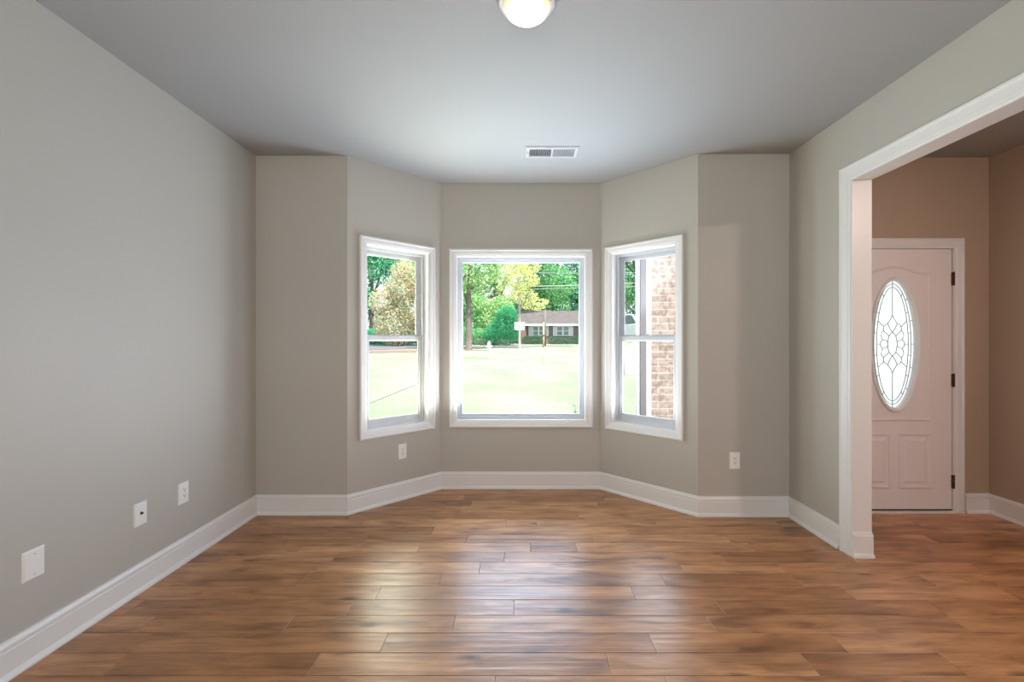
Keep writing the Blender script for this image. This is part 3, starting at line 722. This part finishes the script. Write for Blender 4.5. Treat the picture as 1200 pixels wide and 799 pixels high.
bush('understorey_bush', -8.2, 57, 'tall green understorey bush left of the grey trunk', [(0,0,2.0,2.2,1.5,2.2), (2.2,.4,2.6,2.2,1.5,2.4), (.8,0,4.6,2.0,1.5,1.8), (-2,0,3.4,1.8,1.4,2.0)], 7000, .17, 'leaf_green', 41)
bush('understorey_bush', -3.9, 57.5, 'tall lime green understorey bush between grey trunk and dark bush', [(0,0,2.2,2.0,1.4,2.4), (1.6,.3,4.2,1.9,1.4,2.0), (-1.2,.3,4.6,1.7,1.4,1.8)], 6500, .17, 'leaf_lime', 42)
bush('understorey_bush', 1.0, 67.5, 'tall dark green thicket behind the carport roof', [(0,0,3.2,3.2,1.6,3.2), (-2.8,0,3.6,2.6,1.6,3.4), (2.6,0,4.0,2.6,1.6,3.6)], 6500, .24, 'leaf_dark', 43)
# left window
bush('flowering_shrub', -13.6, 50, 'tall pink and green shrub seen through the left bay window', 
     [(0,0,2.4,2.6,1.6,2.4), (1.8,0,3.8,2.0,1.4,2.0), (-1.2,0,4.8,1.8,1.4,1.8), (.6,0,6.2,2.0,1.4,1.8), (2.6,0,6.6,1.6,1.3,1.7), (3.4,0,2.2,1.6,1.4,2.1), (.9,0,8.2,1.5,1.2,1.3)], 11000, .16, 'leaf_pink', 23, 'shrub')
tree('woodland_tree', -21.5, 66, 'dark teal green tree behind the pink shrub, upper left', 'tree', 17, .35, blobset(R_, 12, 5, 3, 15, 2.4, 3.6), 7500, .26, 'leaf_dark', 'bark', 7)
tree('woodland_tree', -13.5, 69, 'lime green tree behind the right side of the pink shrub', 'tree', 17, .35, blobset(R_, 11, 4.5, 4, 15, 2.4, 3.6), 6500, .26, 'leaf_lime', 'bark', 8)
bush('low_bush', -17.0, 55, 'dark green low bush under the pink shrub beyond the road', [(0,0,1.0,2.0,1.2,1.2), (3,0,.9,1.9,1.1,1.1), (5.5,.2,.8,1.6,1.1,1.0)], 5000, .14, 'leaf_bush', 24)
# right window
tree('woodland_tree', 16.2, 62, 'green tree with dark forked trunk behind the parked car', 'tree', 16, .34, blobset(R_, 12, 4.2, 4.5, 14, 1.9, 2.9), 6500, .24, 'leaf_green', 'bark', 9, fork=.2)
tree('woodland_tree', 22.0, 78, 'dark green tree farthest right beyond the driveway', 'tree', 19, .4, blobset(R_, 12, 6, 4, 17, 2.6, 3.6), 6500, .27, 'leaf_dark', 'bark', 10)

# ------------------------------------------------------------------ house across the street
HY = 58.0; hz = zg(6, HY); HU = HY/F
hs = empty('ranch_house', px(648, 404, HY)*1.0, 0, **tagp('brick ranch house with grey hip roof across the lawn', 'house'))
hs.location.z = hz; hx0 = hs.location.x
def HX(p): return (p-608)*HU-hx0
def HZ(q): return CAM_H-(q-400)*HU-hz
e_z = HZ(381.6)
x0, x1 = HX(617.2), HX(706)
MB().box(x0, 0, -.4, x1, 7.5, e_z).build('brick_wall', M['tanbrick'], hs)
rf = MB()
def hip(xa, xb, ya, yb, z0, z1, ra, rb):
    ym = (ya+yb)/2
    rf.add([(xa,ya,z0), (xb,ya,z0), (xb,yb,z0), (xa,yb,z0), (ra,ym,z1), (rb,ym,z1)], [(0,1,5,4), (1,2,5), (2,3,4,5), (3,0,4), (3,2,1,0)])
hip(HX(601), HX(672), -.2, 8.2, e_z+.12, HZ(366.6)+.55, HX(609), HX(648))
hip(HX(637), HX(712), -.6, 8.2, e_z+.12, HZ(366.8)+.5, HX(655), HX(694))
rf.build('shingle_roof', M['shingle'], hs)
MB().box(HX(601), -.62, e_z-.06, HX(712), -.5, e_z+.14).box(HX(601), -.6, e_z-.08, HX(712), .02, e_z-.04).build('white_fascia', M['white'], hs)
for (a, b) in ((624.0, 638.5), (652.0, 667.2)):
    z0, z1 = HZ(394), HZ(382.6); fb = MB(); m_ = (a+b)/2
    fb.rectring(HX(a), z0, HX(b), z1, [(0,-.02), (0,-.09), (.10,-.09), (.10,-.02)])
    fb.box(HX(m_)-.09, -.09, z0+.1, HX(m_)+.09, -.02, z1-.1)
    for c, d in ((a, m_), (m_, b)): fb.box(HX(c)+.1, -.085, (z0+z1)/2-.035, HX(d)-.1, -.03, (z0+z1)/2+.035)
    fo = fb.build('house_window', M['white'], hs)
    MB().box(HX(a)+.08, -.045, z0+.08, HX(b)-.08, -.01, z1-.08).build('window_panes', M['paneglass'], fo)
for (a, b) in ((619.4, 623.8), (638.8, 643.0), (648.0, 651.8), (667.4, 671.6)):
    sb = MB(); sb.rectring(HX(a), HZ(394.2), HX(b), HZ(382.4), [(0,-.01), (0,-.06), (.05,-.06), (.06,-.045), (.06,-.01)])
    n = 16; za, zb = HZ(394.2)+.06, HZ(382.4)-.06
    for i in range(n):
        zz = za+(zb-za)*i/n; sb.box(HX(a)+.06, -.05, zz, HX(b)-.06, -.012, zz+(zb-za)/n*.8)
    sb.build('shutter', M['white'], hs)
db = MB(); db.box(HX(643.6), -.05, -.1, HX(647.6), -.01, HZ(383)); db.rectring(HX(643.9), .1, HX(647.3), HZ(383.4), [(0,-.05), (0,-.07), (.08,-.07), (.08,-.05)])
db.build('front_door', paint('brown_door', (0.18, 0.133, 0.13), .6, .1), hs)
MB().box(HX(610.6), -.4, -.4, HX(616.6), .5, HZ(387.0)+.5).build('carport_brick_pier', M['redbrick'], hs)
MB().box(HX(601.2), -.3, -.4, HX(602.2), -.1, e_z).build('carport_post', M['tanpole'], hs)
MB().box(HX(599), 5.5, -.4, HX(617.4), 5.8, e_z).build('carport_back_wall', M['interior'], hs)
bush('front_hedge', (626-608)*HU, HY-1.2, 'clipped green hedge under the left house window', [(-.9,0,.45,.75,.5,.62), (.2,0,.5,.8,.5,.62), (.85,0,.4,.6,.5,.5)], 3600, .09, 'leaf_hedge', 31, 'hedge')
bush('front_hedge', (658-608)*HU, HY-1.2, 'clipped green hedge under the right house window', [(-1.15,0,.42,.7,.5,.5), (-.4,0,.4,.8,.5,.48), (.8,0,.42,.8,.5,.48), (1.9,0,.5,.8,.5,.58)], 4200, .09, 'leaf_hedge', 32, 'hedge')

# ------------------------------------------------------------------ street furniture
def at(p, y): x = (p-608)/F*y; return (x, y, zg(x, y))
hy = empty('fire_hydrant', at(573.2, 38), 0, **tagp('white fire hydrant standing at the far edge of the lawn', 'hydrant'))
hb = MB(); hb.lathe([(.17,-.06), (.17,.05), (.12,.06), (.115,.10), (.115,.52), (.15,.53), (.15,.58), (.12,.59)], seg=20); hb.build('barrel', M['hydrant'], hy)
MB().lathe([(.13,.585), (.128,.63), (.115,.70), (.085,.765), (.04,.79), (.032,.80), (.032,.85), (.001,.855)], seg=20).build('bonnet', M['hydrant'], hy)
for s_ in (-1, 1):
    MB().lathe([(.06,0), (.06,s_*.17), (.08,s_*.18), (.08,s_*.24), (.035,s_*.25), (.03,s_*.28)], (0,0,.40), 14, axis='x').build('nozzle_cap', M['hydrant'], hy)
MB().lathe([(.075,0), (.075,-.17), (.10,-.18), (.10,-.25), (.03,-.26), (.03,-.29)], (0,0,.37), 14, axis='y').build('pumper_cap', M['hydrant'], hy)
p = at(638.4, 50); up = empty('utility_pole', p, 0, **tagp('grey wooden utility pole in front of the ranch house', 'pole'))
MB().tube([(0,0,-.3), (0,0,2), (0,0,CAM_H+36*50/F-p[2])], [.17, .16, .14], 12).build('pole', M['pole'], up)
MB().tube([(.10,-.12,.4), (.10,-.12,3.3)], .03, 8).build('conduit', M['pole'], up)
p = at(637.0, 46); tp = empty('cable_marker_post', p, 0, **tagp('tan yellow post with dark band beside the utility pole', 'post'))
MB().tube([(0,0,-.3), (0,0,1), (0,0,CAM_H+22*46/F-p[2])], [.10, .10, .09], 12).build('post_shaft', M['tanpole'], tp)
MB().lathe([(.11,1.15), (.11,1.3)], seg=12).build('dark_band', M['dark'], tp)
p = at(608.9, 51); bh = empty('basketball_hoop', p, 0, **tagp('white rectangular basketball backboard behind the thin pale trunk', 'hoop'))
bz0, bz1 = CAM_H+13*51/F-p[2], CAM_H+22.2*51/F-p[2]
MB().tube([(0,.18,-.2), (0,.18,bz0+.3)], .06, 10).build('hoop_pole', M['white'], bh)
bb = MB(); bb.box(-.58, 0, bz0, .58, .06, bz1); bbo = bb.build('backboard', M['white'], bh)
MB().rectring(-.25, bz0+.12, .25, bz0+.55, [(0,0), (0,-.008), (.05,-.008), (.05,0)]).build('target_square', M['red'], bbo)
MB().tube([(.2*math.cos(t), -.32+.2*math.sin(t), bz0+.1) for t in [2*PI*i/20 for i in range(21)]], .015, 6).box(-.03, -.14, bz0+.05, .03, 0, bz0+.13).build('rim', M['red'], bh)
lines = [((540, 337.5), (700, 332.5), 'upper'), ((540, 339.5), (700, 335.5), 'second')]
p = at(860, 47.3); up2 = empty('utility_pole', (p[0]+.15, p[1], p[2]), 0, **tagp('tall grey utility pole carrying the overhead wires beyond the driveway', 'pole'))
MB().tube([(0,0,-.3), (0,0,4), (0,0,9.6-p[2])], [.18, .16, .13], 12).build('pole', M['pole'], up2)
MB().box(-.09, -.7, 8.45-p[2], .09, .7, 8.6-p[2]).build('crossarm', M['pole'], up2)
def wire(name, a, b, y, r, label, mat='lightcable', sag=.5):
    A_, B_ = px(*a, y), px(*b, y); pts = []
    for i in range(25):
        t = i/24; q_ = A_.lerp(B_, t); q_.z -= sag*4*t*(1-t); pts.append(q_)
    return MB().tube(pts, r, 6).build(name, M[mat], **tagp(label, 'cable', 'overhead wires over the street'))
wire('overhead_wire', (585, 336.3), (860, 324), 47, .035, 'thick pale overhead wire crossing above the house roof', sag=.25)
wire('overhead_wire', (585, 339.2), (860, 329), 47.3, .02, 'thinner overhead wire just below the thick one', sag=.25)
wire('overhead_wire', (585, 319.4), (860, 317), 47.6, .018, 'topmost thin overhead wire high across the trees', sag=.2)
cbl = MB(); cp = []
for i in range(30):
    t = i/29; x = -3.64+.27*t; y = 10.9+3.9*t; cp.append((x, y, zg(x, y)+.012))
cbl.tube(cp, .008, 6).build('ground_cable', M['cable'], **tagp('thin dark cable lying on the lawn outside the left window', 'cable'))

# brick porch pier and downspout outside the right bay window
pier = empty('porch_pier', (1.72, 5.15, -.31), 0, **tagp('pale pink brick porch pier close outside the right bay window', 'pier'))
PX0 = (760.5-608)/F*4.86-1.72
MB().box(PX0, -.29, -.1, .62, -.05, 3.3).build('brick_shaft', M['pinkbrick'], pier)
MB().box(PX0-.03, -.305, -.1, PX0+.02, -.24, 3.3).build('white_corner_board', M['white'], pier)
ds = empty('downspout', ((754.6-608)/F*4.74, 4.80, -.31), 0, **tagp('mauve grey square downspout beside the brick porch pier', 'downspout'))
dsb = MB(); dsb.box(-.033, -.05, 0, .031, .035, 3.3); bev(dsb.build('spout', M['mauve'], ds), .006)
for zc in (.5, 2.9): MB().box(-.036, -.053, zc, .034, .040, zc+.03).build('strap', M['mauve'], ds)
MB().box(-.066, -.03, 0, -.034, .03, 3.3).build('pale_edge_strip', M['white'], ds)

# sapling at the centre window
sp = empty('sapling', (.615, 5.0, zg(.6, 5)), 0, **tagp('small leafy sapling tip at lower right of the center window', 'plant'))
rnd = random.Random(5); st = MB(); lf = MB()
for k in range(4):
    bx, by = rnd.uniform(-.03, .03), rnd.uniform(-.03, .03); top = .85+.11*k/3+rnd.uniform(-.02, .02)
    tx, ty = bx+rnd.uniform(-.03, .05), by
    st.tube([(bx*.3,by*.3,-.05), (bx,by,top*.5), (tx,ty,top)], [.006,.005,.002], 6)
    for j in range(14):
        t = .55+.45*j/13; p = Vector((bx+(tx-bx)*t, by+(ty-by)*t, top*t)); a = j*2.4+k
        d = Vector((math.cos(a), math.sin(a), .5)).normalized(); s_ = d.cross(Vector((0,0,1))).normalized()*.017; l_ = .065
        lf.add([p, p+d*l_*.5+s_, p+d*l_, p+d*l_*.5-s_], [(0,1,2,3)])
st.build('stems', M['bark'], sp); lf.build('leaves', M['leaf_green'], sp, fix=False)

# ------------------------------------------------------------------ parked car
car = empty('parked_car', (px(741, 400, 27.5).x+.55, 27.5, zg(6.9, 27.5)+.05), math.radians(12), **tagp('white car with dark front parked on the driveway outside right window', 'car'))
W_ = .92
def carloop(pts, x): return [(x, y, z) for y, z in pts]
body = [(-2.2,.35), (-2.25,.62), (-2.15,.86), (-1.2,1.0), (-.9,1.02), (1.6,1.02), (2.15,.98), (2.25,.6), (2.2,.32)]
cb = MB(); cb.loops([carloop([(y*.97, z*.98) for y, z in body], -W_), carloop(body, -W_+.12), carloop(body, W_-.12), carloop([(y*.97, z*.98) for y, z in body], W_)])
bev(cb.build('body', M['carwhite'], car), .05, 3)
cab = [(-1.05,1.0), (-.35,1.52), (.1,1.58), (1.3,1.56), (1.95,1.0)]
cb = MB(); cb.loops([carloop(cab, -W_+.10), carloop([(y*.9, 1+(z-1)*1.0) for y, z in cab], -W_+.22), carloop([(y*.9, 1+(z-1)*1.0) for y, z in cab], W_-.22), carloop(cab, W_-.10)])
bev(cb.build('cabin', M['carglass'], car), .04, 2)
rr = MB()
for s_ in (-1, 1):
    x = s_*(W_-.11); rr.tube([(x,-1.1,1.0), (x*.93,-.38,1.53), (x*.92,.1,1.60), (x*.92,1.25,1.58), (x,1.95,1.02)], .05, 8)
    rr.tube([(x*.98,.35,1.0), (x*.93,.35,1.58)], .04, 8)
rr.loops([[(-W_+.2,-.36,1.55), (-W_+.2,.1,1.61), (-W_+.2,1.3,1.59)], [(W_-.2,-.36,1.55), (W_-.2,.1,1.61), (W_-.2,1.3,1.59)]], closed=False, caps=False)
rr.build('roof_rails', M['carwhite'], car)
MB().box(-.80, -2.27, .45, .80, -2.2, .90).build('grille', M['dark'], car)
MB().box(-.8, -2.26, .3, .8, -2.18, .44).build('bumper', M['dark'], car)
for s_ in (-1, 1): MB().lathe([(.10,-2.25), (.09,-2.28), (.05,-2.30)], (s_*.72, 0, .72), 14, axis='y').build('headlight', M['steel'], car)
for s_ in (-1, 1):
    for y in (-1.4, 1.4):
        wh = MB(); wh.lathe([(.20,s_*.0), (.31,s_*.0), (.33,s_*.04), (.33,s_*.18), (.31,s_*.22), (.20,s_*.22)], (s_*.74, y, .33), 20, axis='x')
        wo = wh.build('wheel', M['tyre'], car)
        MB().lathe([(.20,s_*.19), (.05,s_*.225), (.02,s_*.225)], (s_*.74, y, .33), 16, axis='x').build('hubcap', M['steel'], wo)
